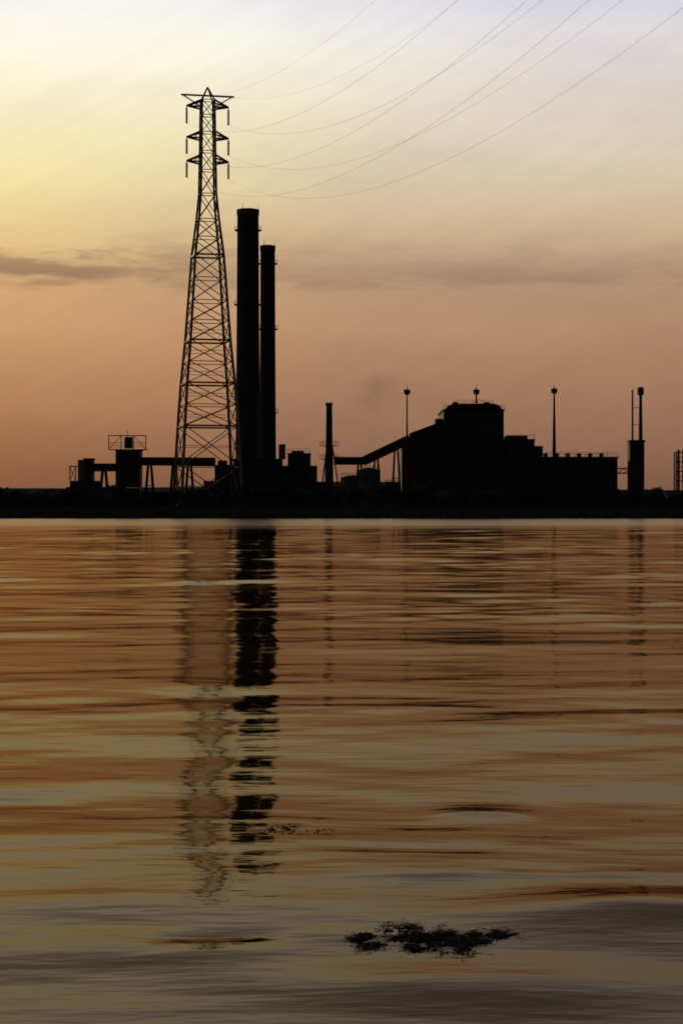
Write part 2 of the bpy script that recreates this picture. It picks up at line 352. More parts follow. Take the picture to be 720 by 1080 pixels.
# ------------------------------------------------------------------ transmission pylon
PYL_Y = 500.0
LINE_ROT = R(12.7)
def pylon():
    base = Vector((PX(219, PYL_Y), PYL_Y, GROUND))
    top = PZ(92, PYL_Y) - GROUND
    t = thing('transmission_pylon', base, 'tall lattice steel power pylon with three pairs of cross-arms beside the chimneys', 'pylon', rz=LINE_ROT)
    s = PYL_Y / FPX
    hz = lambda py: PZ(py, PYL_Y) - GROUND
    # half width of the tower body against photo height
    prof = [(hz(516), 7.7), (hz(450), 6.9), (hz(405), 6.2), (hz(360), 5.2), (hz(318), 4.5), (hz(270), 3.7), (hz(232), 2.6), (hz(205), 2.0), (hz(180), 1.9), (hz(160), 1.8), (hz(140), 1.75), (hz(122), 1.7), (hz(106), 1.6)]
    prof[0] = (0.0, 8.0)
    fine = []
    for (a, wa), (b, wb) in zip(prof, prof[1:]):
        n = 2 if b - a > 8 else 1
        for k in range(n): fine.append((a + (b - a) * k / n, wa + (wb - wa) * k / n))
    main_z = [prof[i][0] for i in (1, 2, 3, 5)]
    prof = fine + [prof[-1]]
    def hw(z):
        for (a, wa), (b, wb) in zip(prof, prof[1:]):
            if z <= b: return wa + (wb - wa) * (z - a) / (b - a)
        return prof[-1][1]
    sg = [(-1, -1), (1, -1), (1, 1), (-1, 1)]
    for sx, sy in sg:                                   # four legs, each one bent strut
        pts = [Vector((sx * w, sy * w, z)) for z, w in prof]
        joined(t, 'leg', [(a, b + (b - a).normalized() * 0.1, 0.56 - 0.22 * i / len(pts)) for i, (a, b) in enumerate(zip(pts, pts[1:]))], 'galv')
        box(t, 'footing', (sx * 8.0, sy * 8.0, 0.35), (2.2, 2.2, 0.9), 'conc')
    for i, ((za, wa), (zb, wb)) in enumerate(zip(prof, prof[1:])):
        th = 0.23 - 0.003 * i
        for k in range(4):
            (ax, ay), (bx, by) = sg[k], sg[(k + 1) % 4]
            A0, B0 = Vector((ax * wa, ay * wa, za)), Vector((bx * wa, by * wa, za))
            A1, B1 = Vector((ax * wb, ay * wb, zb)), Vector((bx * wb, by * wb, zb))
            bar(t, 'brace', A0, B1, th, 'galv'); bar(t, 'brace', B0, A1, th, 'galv')
            bar(t, 'crosspiece', A1, B1, 0.44 if any(abs(zb - z) < 0.01 for z in main_z) else 0.20, 'galv')
            if i < 7:                                   # secondary bracing in the big lower panels
                mA, mB = (A0 + A1) / 2, (B0 + B1) / 2; c = (A0 + B0 + A1 + B1) / 4
                bar(t, 'brace', mA, c, 0.12, 'galv'); bar(t, 'brace', mB, c, 0.12, 'galv')
    # peak
    zt, wt = prof[-1]
    joined(t, 'peak', [(Vector((sx * wt, sy * wt, zt)), Vector((0, 0, top)), 0.3) for sx, sy in sg], 'galv')
    # earth-wire bar at the head
    z0 = hz(101)
    joined(t, 'head_bar', [((-7.0, 0, z0), (7.0, 0, z0), 0.42), ((-6.6, 0, z0), (-1.5, 0, zt - 1.8), 0.28), ((6.6, 0, z0), (1.5, 0, zt - 1.8), 0.28), ((-1, 0, z0), (0, 0, top), 0.3), ((1, 0, z0), (0, 0, top), 0.3)], 'galv')
    ends = []
    for py_arm, py_low in ((110, 131), (143, 163), (168, 188)):
        za = hz(py_arm); w = hw(za - 1.5)
        for sx in (-1, 1):
            tip = Vector((sx * 5.5, 0, za - 0.6))
            b = []
            for sy in (-1, 1):
                b += [(Vector((sx * w, sy * w, za + 0.9)), tip, 0.40), (Vector((sx * w, sy * w, za - 1.0)), tip, 0.40)]
                for f in (0.35, 0.65):
                    p = Vector((sx * w, sy * w, za + 0.9)).lerp(tip, f); q = Vector((sx * w, sy * w, za - 1.0)).lerp(tip, f)
                    b.append((p, q, 0.18))
            arm = joined(t, 'cross_arm', b, 'galv')
            zl = hz(py_low)
            prof_i = []
            nd = 9; ln = tip.z - zl - 0.5
            for j in range(nd):
                zz = zl + ln * j / nd
                prof_i += [(0.12, zz), (0.36, zz + 0.08), (0.36, zz + 0.2), (0.12, zz + ln / nd * 0.9)]
            lathe(t, 'insulator', prof_i + [(0.1, tip.z)], 'ceramic', 10, (tip.x, 0, 0))
            ends.append(Vector((tip.x, 0, zl)))
    for sx in (-1, 1): ends.append(Vector((sx * 6.6, 0, z0)))
    rot = Matrix.Rotation(LINE_ROT, 3, 'Z')
    return [rot @ e + base for e in ends], rot
ends, prot = pylon()
def cable(p0, off, sag, r, label):
    p1 = Vector((84, 0, 0)) + off; p1.z = p0.z
    n = 72; bm = bmesh.new(); rings = []
    pts = []
    for k in range(n + 1):
        f = k / n; p = p0.lerp(p1, f); p.z -= 4 * sag * f * (1 - f); pts.append(p)
    for k, p in enumerate(pts):
        d = (pts[min(k + 1, n)] - pts[max(k - 1, 0)]).normalized()
        sd = d.cross(Vector((0, 0, 1))).normalized(); up = sd.cross(d)
        rings.append([bm.verts.new(p + (sd * math.cos(a) + up * math.sin(a)) * r) for a in (0, 1.257, 2.513, 3.77, 5.027)])
    for a, b in zip(rings, rings[1:]):
        for k in range(5): bm.faces.new((a[k], a[(k + 1) % 5], b[(k + 1) % 5], b[k]))
    me = bpy.data.meshes.new('power_cable'); bm.to_mesh(me); bm.free(); me.materials.append(M['wire'])
    tag(link('power_cable', me), label, 'cable', 'cables running from the pylon')
names = [('upper', 'far'), ('upper', 'near'), ('middle', 'far'), ('middle', 'near'), ('lowest', 'far'), ('lowest', 'near')]
cab_lab = ['sagging power cable from the pylon upper arm, on the side away from the chimneys', 'sagging power cable from the pylon upper arm, on the chimney side',
           'sagging power cable from the pylon middle arm, on the side away from the chimneys', 'sagging power cable from the pylon middle arm, on the chimney side',
           'sagging power cable from the pylon lowest arm, on the side away from the chimneys', 'sagging power cable from the pylon lowest arm, on the chimney side',
           'thin earth wire from the end of the pylon head bar away from the chimneys', 'thin earth wire from the pylon head bar end on the chimney side']
for i, e in enumerate(ends):
    sx = -1 if i % 2 == 0 else 1
    cable(e, prot @ Vector((sx * 5.5, 0, 0)) * 1.0 + Vector((-5.5, 0, 0)), 33.6 if i < 6 else 31.0, 0.016 if i < 6 else 0.012, cab_lab[i])

# ------------------------------------------------------------------ chimneys
def chimney(px, py_top, Y, wtop, wbot, label):
    x = PX(px, Y); h = PZ(py_top, Y) - GROUND
    t = thing('chimney', (x, Y, GROUND), label, 'chimney', 'twin tall chimneys')
    rt, rb = wtop / 2, wbot / 2
    lathe(t, 'shaft', [(rb, 0), (rb * 0.6 + rt * 0.4, h * 0.3), (rb * 0.25 + rt * 0.75, h * 0.65), (rt, h - 1.2)], 'stack', 40)
    lathe(t, 'rim', [(rt + 0.12, h - 1.6), (rt + 0.18, h - 0.1), (rt - 0.2, h), (rt - 0.5, h - 0.5)], 'conc', 40)
    for f in (0.36, 0.68, 0.93):
        z = h * f; r = rb + (rt - rb) * min(1, f * 1.1)
        pl = lathe(t, 'platform', [(r - 0.1, z - 0.15), (r + 0.75, z - 0.1), (r + 0.75, z + 0.05), (r - 0.1, z + 0.05)], 'steel', 24)
        b = []
        for k in range(18):
            a, c = 2 * math.pi * k / 18, 2 * math.pi * (k + 1) / 18
            p, q = Vector(((r + .7) * math.cos(a), (r + .7) * math.sin(a), z)), Vector(((r + .7) * math.cos(c), (r + .7) * math.sin(c), z))
            u = Vector((0, 0, 1.0)); b += [(p, p + u, .06), (p + u, q + u, .06)]
        joined(pl, 'railing', b, 'steel')
    a = R(-60)
    lad = []
    for sd in (-0.25, 0.25):
        for za, zb in ((1, h * 0.36), (h * 0.36, h * 0.68), (h * 0.68, h - 1)):
            ra = rb + (rt - rb) * min(1, za / h * 1.1) + 0.3; rc = rb + (rt - rb) * min(1, zb / h * 1.1) + 0.3
            lad.append((Vector((ra * math.cos(a) + sd, ra * math.sin(a), za)), Vector((rc * math.cos(a) + sd, rc * math.sin(a), zb)), 0.08))
    joined(t, 'ladder', lad, 'steel')
    lathe(t, 'plinth', [(rb + 0.8, 0), (rb + 0.8, 3.2), (rb + 0.3, 3.8), (rb, 3.8)], 'conc', 24)
    for k in range(3):
        cyl(t, 'lightning_rod', (rt * math.cos(k * 2.1) * 0.95, rt * math.sin(k * 2.1) * 0.95, h - 0.6), (rt * math.cos(k * 2.1) * 0.95, rt * math.sin(k * 2.1) * 0.95, h + 1.4), 0.05, 'steel', 6)
chimney(261.5, 221, 525, 5.9, 7.2, 'taller and thicker of the two dark chimneys, next to the lattice pylon')
chimney(282.3, 259, 535, 4.1, 4.9, 'shorter and thinner of the two dark chimneys')
def service_tower():                    # the dark lift tower filling the gap between the chimney feet
    Y = 540.0; X = lambda p: PX(p, Y); Z = lambda p: PZ(p, Y)
    t = thing('service_tower', (X(274.5), Y, GROUND), 'narrow dark service tower closing the gap between the chimney feet', 'tower')
    wbox(t, 'shaft', X(271.5), X(278), Y, Y + 2.5, GROUND, Z(408), 'clad')
    wbox(t, 'cap', X(271), X(278.5), Y - 0.3, Y + 2.8, Z(408), Z(406), 'steel')
    for py in (510, 485, 460, 435): wbox(t, 'landing', X(270.8), X(278.7), Y - 0.9, Y + 0.1, Z(py), Z(py) + 0.25, 'steel')
    for py in (500, 474, 448, 422): window(t, X(274.7), Y, Z(py), 0.8, 1.4)
# thin steel stack with a platform
def steel_stack(px, py_top, Y, label):
    x = PX(px, Y); h = PZ(py_top, Y) - GROUND; hz = lambda p: PZ(p, Y) - GROUND
    t = thing('steel_stack', (x, Y, GROUND), label, 'stack')
    lathe(t, 'flue', [(1.15, 0), (1.1, hz(490)), (0.95, hz(470)), (0.8, h)], 'steel', 20)
    lathe(t, 'collar', [(0.95, h - 0.7), (1.0, h - 0.6), (1.0, h + 0.05), (0.7, h + 0.05)], 'steel', 20)
    for p in (470, 484):
        z = hz(p); lathe(t, 'platform', [(0.9, z - .2), (2.6, z - .1), (2.6, z), (0.9, z)], 'steel', 16)
        railing(t, [(2.5 * math.cos(k * math.pi / 4), 2.5 * math.sin(k * math.pi / 4), z) for k in range(9)], w=0.07)
    for k in range(3):
        a = k * 2.09 + 0.3
        bar(t, 'stay', (3.4 * math.cos(a), 3.4 * math.sin(a), 0), (0.9 * math.cos(a), 0.9 * math.sin(a), hz(470)), 0.28, 'steel')
steel_stack(347, 425, 512, 'slender brown steel stack with a platform, between chimneys and main building')

# tall floodlight masts
def mast(px, py_top, py_bot, Y, r0, r1, label, z0=None):
    x = PX(px, Y); zb = GROUND if z0 is None else z0; h = PZ(py_top, Y) - zb
    t = thing('floodlight_mast', (x, Y, zb), label, 'mast', 'tall floodlight masts')
    lathe(t, 'pole', [(r0, 0), (r0 * 0.7 + r1 * 0.3, h * 0.5), (r1, h)], 'steel', 12)
    lathe(t, 'base_flange', [(r0 + 0.25, 0), (r0 + 0.25, 0.2), (r0, 0.4)], 'steel', 12)
    lathe(t, 'head_ring', [(0.2, h - 1.9), (0.62, h - 1.8), (0.62, h - 1.6), (0.2, h - 1.5)], 'steel', 12)
    for k in range(6):
        a = k * math.pi / 3 + 0.2
        o = box(t, 'lamp', (0.62 * math.cos(a), 0.62 * math.sin(a), h - 1.05), (0.4, 0.5, 1.1), 'lamp', a)
        o.rotation_euler[1] = 0.1
    cyl(t, 'finial', (0, 0, h - 0.1), (0, 0, h + 0.9), 0.05, 'steel', 6)

# ------------------------------------------------------------------ buildings
def window_mesh():
    def b(bm):
        for c, s in (((0, 0, .47), (1, 1, .06)), ((0, 0, -.47), (1, 1, .06)), ((-.47, 0, 0), (.06, 1, .88)), ((.47, 0, 0), (.06, 1, .88)), ((0, 0, 0), (.04, .8, .88))):
            bmesh.ops.create_cube(bm, size=1, matrix=Matrix.Translation(c) @ Matrix.Diagonal((*s, 1)))
    return mesh_from('window_frame', b, 'steel')
def window(par, x, yf, z, w, h):        # on a wall that faces the water; world coordinates
    root = Vector(par.location)
    o = link('window', window_mesh(), par); o.location = Vector((x, yf - 0.06, z)) - root; o.scale = (w, 0.2, h)
    p = link('pane', cube_mesh('glass'), o); p.scale = (0.9, 0.2, 0.9); p.location = (0, 0.15, 0)
def ribs(par, x0, x1, yf, z0, z1, step=3.0, m='clad'):
    n = max(1, int((x1 - x0) / step))
    for k in range(n):                  # sheets of cladding standing a little proud of each other
        a = x0 + (x1 - x0) * k / n; b = x0 + (x1 - x0) * (k + 1) / n
        wbox(par, 'cladding_panel', a + 0.04, b - 0.04, yf - 0.12 - random.uniform(0, 0.05), yf + 0.1, z0, z1, m)
def door(par, x, yf, w, h, z0=GROUND):
    d = wbox(par, 'door', x - w / 2, x + w / 2, yf - 0.2, yf + 0.1, z0, z0 + h, 'steel')
    o = link('handle', cube_mesh('galv'), d); o.location = (0.35, -0.6, -0.05); o.scale = (0.05, 0.3, 0.06)
def vent(par, x, y, z, r=0.7, h=1.6):
    root = Vector(par.location)
    lathe(par, 'roof_vent', [(r * .7, 0), (r * .7, h * .6), (r, h * .65), (r, h * .85), (r * .3, h)], 'steel', 12, Vector((x, y, z)) - root)

service_tower()
# --- main power house: stepped block
def prism(par, name, poly, y0, y1, m):          # a profile given in photo pixels at depth y0, extruded away from the water
    r = Vector(par.location); bm = bmesh.new()
    a = [bm.verts.new(Vector((PX(p, y0), y0, PZ(q, y0))) - r) for p, q in poly]; b = [bm.verts.new(v.co + Vector((0, y1 - y0, 0))) for v in a]
    n = len(a); bm.faces.new(a); bm.faces.new(list(reversed(b)))
    for k in range(n): bm.faces.new((a[(k + 1) % n], a[k], b[k], b[(k + 1) % n]))
    bmesh.ops.recalc_face_normals(bm, faces=bm.faces)
    me = bpy.data.meshes.new(name); bm.to_mesh(me); bm.free(); me.materials.append(M[m])
    return link(name, me, par)
def power_house():
    Y = 512.0; X = lambda p: PX(p, Y); Z = lambda p: PZ(p, Y)
    t = thing('power_house', (X(500), Y, GROUND), 'big stepped power station hall with a raised central block', 'building')
    W = lambda n, a, b, p, y0, y1, m='clad': wbox(t, n, X(a), X(b), Y + y0, Y + y1, GROUND, Z(p), m)
    W('boiler_block', 467.5, 531, 433, 0, 26)
    W('stair_tower', 459.5, 467.2, 441, 3, 12, 'clad2')
    W('west_bay', 432, 467, 457, 2.0, 24, 'clad2')
    W('west_annex', 424, 431.8, 467, 4, 20)
    W('east_bay', 531.3, 564, 464, 1.2, 24)
    W('east_step', 564.3, 573, 470, 2.2, 22, 'clad2')
    W('turbine_hall', 573.3, 651, 483, 0.5, 30)
    r = t.location
    def RB(n, a, b, p0, p1, y0, y1, m='roof'): wbox(t, n, X(a), X(b), Y + y0, Y + y1, Z(p0), Z(p1), m)
    RB('roof_slab', 466.5, 532, 433, 431.6, -0.6, 26.6)
    prism(t, 'penthouse', [(469.5, 431.6), (529.5, 431.6), (527, 428), (521, 425.5), (478, 425.5), (472, 428)], Y + 2, Y + 20, 'roof')
    prism(t, 'sloping_roof', [(431.5, 457.2), (467.1, 457.2), (467.1, 443.5), (459.8, 446.5), (434, 456)], Y + 2.3, Y + 11, 'roof')
    RB('roof_slab', 531.6, 564.6, 464, 462.8, 0.8, 24.5)
    RB('roof_slab', 572.8, 652, 483, 481.6, 0.0, 30.6)
    RB('plant_room', 536, 558, 462.8, 458.5, 5, 14, 'clad2')
    rl = lambda a, b, p, y: railing(t, [Vector((X(a), Y + y, Z(p))) - r, Vector((X(b), Y + y, Z(p))) - r])
    rl(573, 651, 481.6, 0.3); rl(467, 475, 431.6, 0); rl(524, 531.5, 431.6, 0); rl(532, 564, 462.8, 1.2)
    rl(480, 520, 425.5, 4)
    for px in (580, 592, 604, 616, 628, 640): vent(t, X(px), Y + 12, Z(481.6), 0.8, 1.3)
    for px in (482, 516): vent(t, X(px), Y + 10, Z(425.6), 0.9, 1.0)
    # cladding sheets in courses on the faces towards the water
    for (a, b, ptop, y) in ((467.5, 531, 433, 0), (432, 467, 457, 2.0), (531.3, 564, 464, 1.2), (573.3, 651, 483, 0.5)):
        z = GROUND + 5.0; zt = Z(ptop) - 0.6; n = max(1, round((zt - z) / 6.5))
        for k in range(n):
            ribs(t, X(a) + 0.3, X(b) - 0.3, Y + y, z + (zt - z) * k / n + 0.05, z + (zt - z) * (k + 1) / n - 0.05, 3.2, 'clad' if (a != 432) else 'clad2')
    for px in np.arange(578, 648, 6.0): window(t, X(px), Y + 0.38, Z(497), 1.1, 2.6)
    for py in (445, 462, 480):
        for px in np.arange(474, 528, 9.0): window(t, X(px), Y - 0.14, Z(py), 1.4, 1.8)
    for px in (440, 448, 456): window(t, X(px), Y + 1.86, Z(475), 1.3, 2.0)
    for px in (497, 605, 632): door(t, X(px), Y + (0 if px < 560 else 0.5), 3.6, 4.2)
    # ducts and pipes
    cyl(t, 'duct', P(533, 470, Y - 1.2) - r, P(552, 500, Y - 1.2) - r, 0.9, 'steel', 14)
    cyl(t, 'downpipe', P(469, 434, Y - 0.4) - r, P(469, 530, Y - 0.4) - r, 0.16, 'steel', 8)
    cyl(t, 'downpipe', P(649, 484, Y) - r, P(649, 530, Y) - r, 0.14, 'steel', 8)
    # external stair on the stair tower
    b = []
    for k in range(7):
        a, c = (460, 466.5) if k % 2 == 0 else (466.5, 460)
        b.append((P(a, 530 - k * 11, Y + 2) - r, P(c, 519 - k * 11, Y + 2) - r, 0.25))
    joined(t, 'outside_stair', b, 'galv')
power_house()
mast(429, 409, 465, 508, 0.30, 0.15, 'slim floodlight mast standing where the inclined conveyor meets the big hall')
mast(502, 409, 427, 520, 0.26, 0.18, 'short mast on the roof of the raised central block', PZ(425, 520))
mast(584, 408, 482, 516, 0.60, 0.18, 'tapered floodlight mast rising out of the low turbine hall roof')

def mast_tower():
    Y = 507.0; X = lambda p: PX(p, Y); Z = lambda p: PZ(p, Y)
    t = thing('vent_stack', (X(671), Y, GROUND), 'stack on a dark square shaft with two thin pipes, nearest the end of the hall', 'stack')
    wbox(t, 'shaft', X(663.5), X(679), Y, Y + 4, GROUND, Z(466), 'clad2')
    wbox(t, 'shaft_cap', X(662.5), X(680), Y - 0.3, Y + 4.3, Z(466), Z(464), 'steel')
    r = t.location
    cyl(t, 'pipe', P(675, 465, Y + 2) - r, P(675, 409, Y + 2) - r, 0.55, 'steel', 14, 0.36)
    cyl(t, 'pipe', P(666.5, 465, Y + 2) - r, P(666.5, 411, Y + 2) - r, 0.26, 'steel', 10, 0.22)
    lathe(t, 'cowl', [(0.5, 0), (0.85, 0.3), (0.85, 1.9), (0.5, 2.2)], 'steel', 14, P(675, 417, Y + 2) - r)
    for py in (430, 448): joined(t, 'pipe_tie', [(P(666.5, py, Y + 2) - r, P(675, py, Y + 2) - r, 0.14)], 'steel')
    for z in np.arange(Z(508), Z(472), 4.2):
        wbox(t, 'louvre', X(665.5), X(677), Y - 0.15, Y + 0.1, z, z + 1.2, 'steel')
    joined(t, 'link_bridge', [(P(650, 494, Y + 2) - r, P(664, 494, Y + 2) - r, 0.35), (P(650, 499, Y + 2) - r, P(664, 499, Y + 2) - r, 0.35), (P(651, 499, Y + 2) - r, P(657, 494, Y + 2) - r, 0.2), (P(657, 494, Y + 2) - r, P(663, 499, Y + 2) - r, 0.2)], 'steel')
mast_tower()

def gabled(par, x0, x1, y0, y1, ze, zr, m='roof', over=0.5):
    bm = bmesh.new(); ym = (y0 + y1) / 2; r = Vector(par.location)
    pts = [(x0 - over, y0 - over, ze), (x1 + over, y0 - over, ze), (x1 + over, ym, zr), (x0 - over, ym, zr), (x0 - over, y1 + over, ze), (x1 + over, y1 + over, ze)]
    up = [bm.verts.new(Vector(p) - r + Vector((0, 0, 0.16))) for p in pts]; lo = [bm.verts.new(Vector(p) - r) for p in pts]
    for f in ((0, 1, 2, 3), (3, 2, 5, 4)):
        bm.faces.new([up[i] for i in f]); bm.faces.new([lo[i] for i in reversed(f)])
    for a, b in ((0, 1), (1, 2), (2, 5), (5, 4), (4, 3), (3, 0)):
        bm.faces.new((lo[a], lo[b], up[b], up[a]))
    me = bpy.data.meshes.new('roof'); bm.to_mesh(me); bm.free(); me.materials.append(M[m])
    link('roof', me, par)
    for xx in (x0, x1):
        bm = bmesh.new()
        v = [bm.verts.new(Vector(p) - r) for p in ((xx - .1, y0, ze - 0.05), (xx - .1, y1, ze - .05), (xx - .1, ym, zr - .05), (xx + .1, y0, ze - 0.05), (xx + .1, y1, ze - .05), (xx + .1, ym, zr - .05))]
        for f in ((0, 1, 2), (5, 4, 3), (0, 3, 4, 1), (1, 4, 5, 2), (2, 5, 3, 0)): bm.faces.new([v[i] for i in f])
        me = bpy.data.meshes.new('gable'); bm.to_mesh(me); bm.free(); me.materials.append(M['clad'])
        link('gable', me, par)

def shed(pa, pb, p_ridge, Y, depth, label, m='clad', rise=4.0, wins=True):
    x0, x1 = PX(pa, Y), PX(pb, Y); zr = PZ(p_ridge, Y + depth / 2); ze = zr - rise * 0.45
    t = thing('warehouse', ((x0 + x1) / 2, Y, GROUND), label, 'warehouse', 'low sheds along the quay')
    wbox(t, 'wall', x0, x1, Y, Y + depth, GROUND, ze - 0.02, m)
    gabled(t, x0, x1, Y, Y + depth, ze, zr)
    n = max(2, int((x1 - x0) / 6))
    for k in range(n):
        xx = x0 + (x1 - x0) * (k + 0.5) / n
        if k % 4 == 1: door(t, xx, Y, 2.8, min(2.9, ze - GROUND - 0.4))
        else: window(t, xx, Y - 0.02, GROUND + (ze - GROUND) * 0.62, 1.8, 1.0)
    for k in range(max(1, n // 3)): vent(t, x0 + (x1 - x0) * (k + 0.5) / max(1, n // 3), Y + depth / 2, zr - 0.05, 0.5, 0.5)
shed(-60, 66, 515.5, 500, 14, 'long low shed at the far end, beyond the small transfer tower')
shed(69, 122, 514, 503, 12, 'low shed under the small transfer tower', 'clad2', 3.2)
shed(150, 222, 514.5, 514, 12, 'low shed seen behind the legs of the lattice pylon', 'clad', 3.0)
shed(652, 700, 517, 514, 12, 'low shed below the double pipe stack past the hall', 'clad2', 3.0)
shed(704, 790, 517.5, 505, 12, 'low shed at the opposite end, past the double pipe stack', 'clad', 3.0)

shed(322, 438, 508.5, 548, 12, 'low shed glimpsed behind the storage tanks and conveyor legs', 'clad', 3.0)
# --- block building round the chimney bases
def boiler_house():
    Y = 508.0; X = lambda p: PX(p, Y); Z = lambda p: PZ(p, Y)
    t = thing('boiler_house', (X(265), Y, GROUND), 'dark flat-roofed boiler house at the foot of the twin chimneys', 'building')
    W = lambda n, a, b, p, y0, y1, m='clad': wbox(t, n, X(a), X(b), Y + y0, Y + y1, GROUND, Z(p), m)
    W('main_block', 246, 297, 485, 0, 10); W('low_wing', 226, 245.7, 491, 1.5, 10, 'clad2'); W('lean_to', 214, 225.7, 507, 2.5, 9)
    W('end_wing', 297.3, 303, 491, 0.8, 10, 'clad2'); W('pump_room', 303.3, 327, 479, 0.4, 10); W('low_wing', 327.3, 334, 491, 1.0, 9, 'clad2'); W('lean_to', 334.3, 345, 508, 1.6, 9)
    def RB(n, a, b, p0, p1, y0, y1, m='roof'): wbox(t, n, X(a), X(b), Y + y0, Y + y1, Z(p0), Z(p1), m)
    RB('roof_slab', 245.3, 297.2, 485, 483.8, -0.4, 10.4); RB('roof_slab', 302.6, 327.6, 479, 477.8, 0, 10.4); RB('roof_slab', 225.5, 245, 491, 490, 1.1, 10.2)
    RB('roof_box', 293.5, 300.5, 483.8, 468, 3, 6, 'galv'); RB('roof_box', 307, 320, 477.8, 475, 3, 7, 'clad2'); RB('roof_box', 229, 238, 490, 485.5, 3, 7, 'clad2')
    r = t.location
    railing(t, [Vector((X(a), Y + y, Z(p))) - r for a, p, y in ((226, 490, 1.3), (245, 490, 1.3))])
    railing(t, [Vector((X(a), Y + 0.3, Z(477.8))) - r for a in (303, 327)])
    for (a, b, pt, y) in ((246, 297, 485, 0), (303.3, 327, 479, 0.4)):
        z = GROUND + 4.5; zt = Z(pt) - 0.5
        ribs(t, X(a) + 0.2, X(b) - 0.2, Y + y, z, (z + zt) / 2 - 0.05, 3.0); ribs(t, X(a) + 0.2, X(b) - 0.2, Y + y, (z + zt) / 2 + 0.05, zt, 3.0)
    for px in np.arange(251, 296, 8.0): window(t, X(px), Y - 0.14, Z(499), 1.4, 1.6)
    for px in (308, 315, 322): window(t, X(px), Y + 0.26, Z(493), 1.2, 1.5)
    for px in (260, 285, 314): door(t, X(px), Y + (0 if px < 300 else 0.4), 3.0, 3.6)
    for px in (252, 270, 288): vent(t, X(px), Y + 3, Z(483.8), 0.6, 1.2)
boiler_house()

# --- transfer towers and conveyors
def transfer_tower(name_label, pa, pb, ptop, Y, depth, big):
    X = lambda p: PX(p, Y); Z = lambda p: PZ(p, Y)
    t = thing('transfer_tower', (X((pa + pb) / 2), Y, GROUND), name_label, 'tower')
    r = t.location
    wbox(t, 'housing', X(pa), X(pb), Y, Y + depth, Z(514), Z(ptop), 'clad2')
    wbox(t, 'roof_slab', X(pa - 1), X(pb + 1), Y - 0.3, Y + depth + 0.3, Z(ptop), Z(ptop - 1.2), 'roof')
    for px in (pa + 0.8, pb - 0.8):
        for y in (Y + 0.3, Y + depth - 0.3):
            bar(t, 'leg', Vector((X(px), y, GROUND)) - r, Vector((X(px), y, Z(514.2))) - r, 0.45, 'steel')
    wbox(t, 'base_room', X(pa + 0.5), X(pb - 0.5), Y + 0.6, Y + depth - 0.6, GROUND, Z(514.5), 'clad')
    ribs(t, X(pa) + 0.1, X(pb) - 0.1, Y, Z(504), Z(ptop) - 0.3, 2.4, 'clad2')
    window(t, X((pa + pb) / 2), Y - 0.14, Z((ptop + 505) / 2 - 3), 1.4, 1.5)
    return t, r, X, Z
t, r, X, Z = transfer_tower('taller coal transfer tower with a railed roof, left of the pylon', 122, 147.5, 475, 506, 7, True)
railing(t, [Vector((X(a), y, Z(473.8))) - r for a, y in ((115, 506.0), (154, 506.0))], w=0.10)
wbox(t, 'roof_gallery', X(114.5), X(154.5), 507, 511, Z(474.2), Z(473.6), 'steel')
joined(t, 'roof_frame', [(P(a, 474, 509) - r, P(a, 459.5, 509) - r, 0.22) for a in (115, 128, 141, 154)] + [(P(114, 459.5, 509) - r, P(155, 459.5, 509) - r, 0.25), (P(115, 467, 509) - r, P(154, 467, 509) - r, 0.14), (P(115, 474, 509) - r, P(128, 459.5, 509) - r, 0.12), (P(141, 459.5, 509) - r, P(154, 474, 509) - r, 0.12)], 'galv')
box(t, 'winch_house', Vector((X(134.5), 509, Z(466.5))) - r, (2.0, 2.4, 3.0), 'clad2')
cyl(t, 'aerial', P(134.5, 462, 509) - r, P(134.5, 454, 509) - r, 0.08, 'steel', 6)
t, r, X, Z = transfer_tower('smaller coal transfer tower at the outer end of the conveyor', 89, 97.5, 484.5, 505, 5, False)
wbox(t, 'side_gallery', X(82), X(88.8), 505.5, 509, Z(510), Z(484.8), 'galv')
wbox(t, 'lower_house', X(74), X(106), 504.8, 510.3, GROUND, Z(507), 'clad')
joined(t, 'trestle', [(P(74, 507, 506) - r, P(74, 492, 506) - r, 0.25), (P(80, 507, 506) - r, P(80, 492, 506) - r, 0.25), (P(73, 492, 506) - r, P(82, 492, 506) - r, 0.3), (P(74, 507, 506) - r, P(80, 492, 506) - r, 0.15), (P(80, 507, 506) - r, P(74, 492, 506) - r, 0.15)], 'galv')

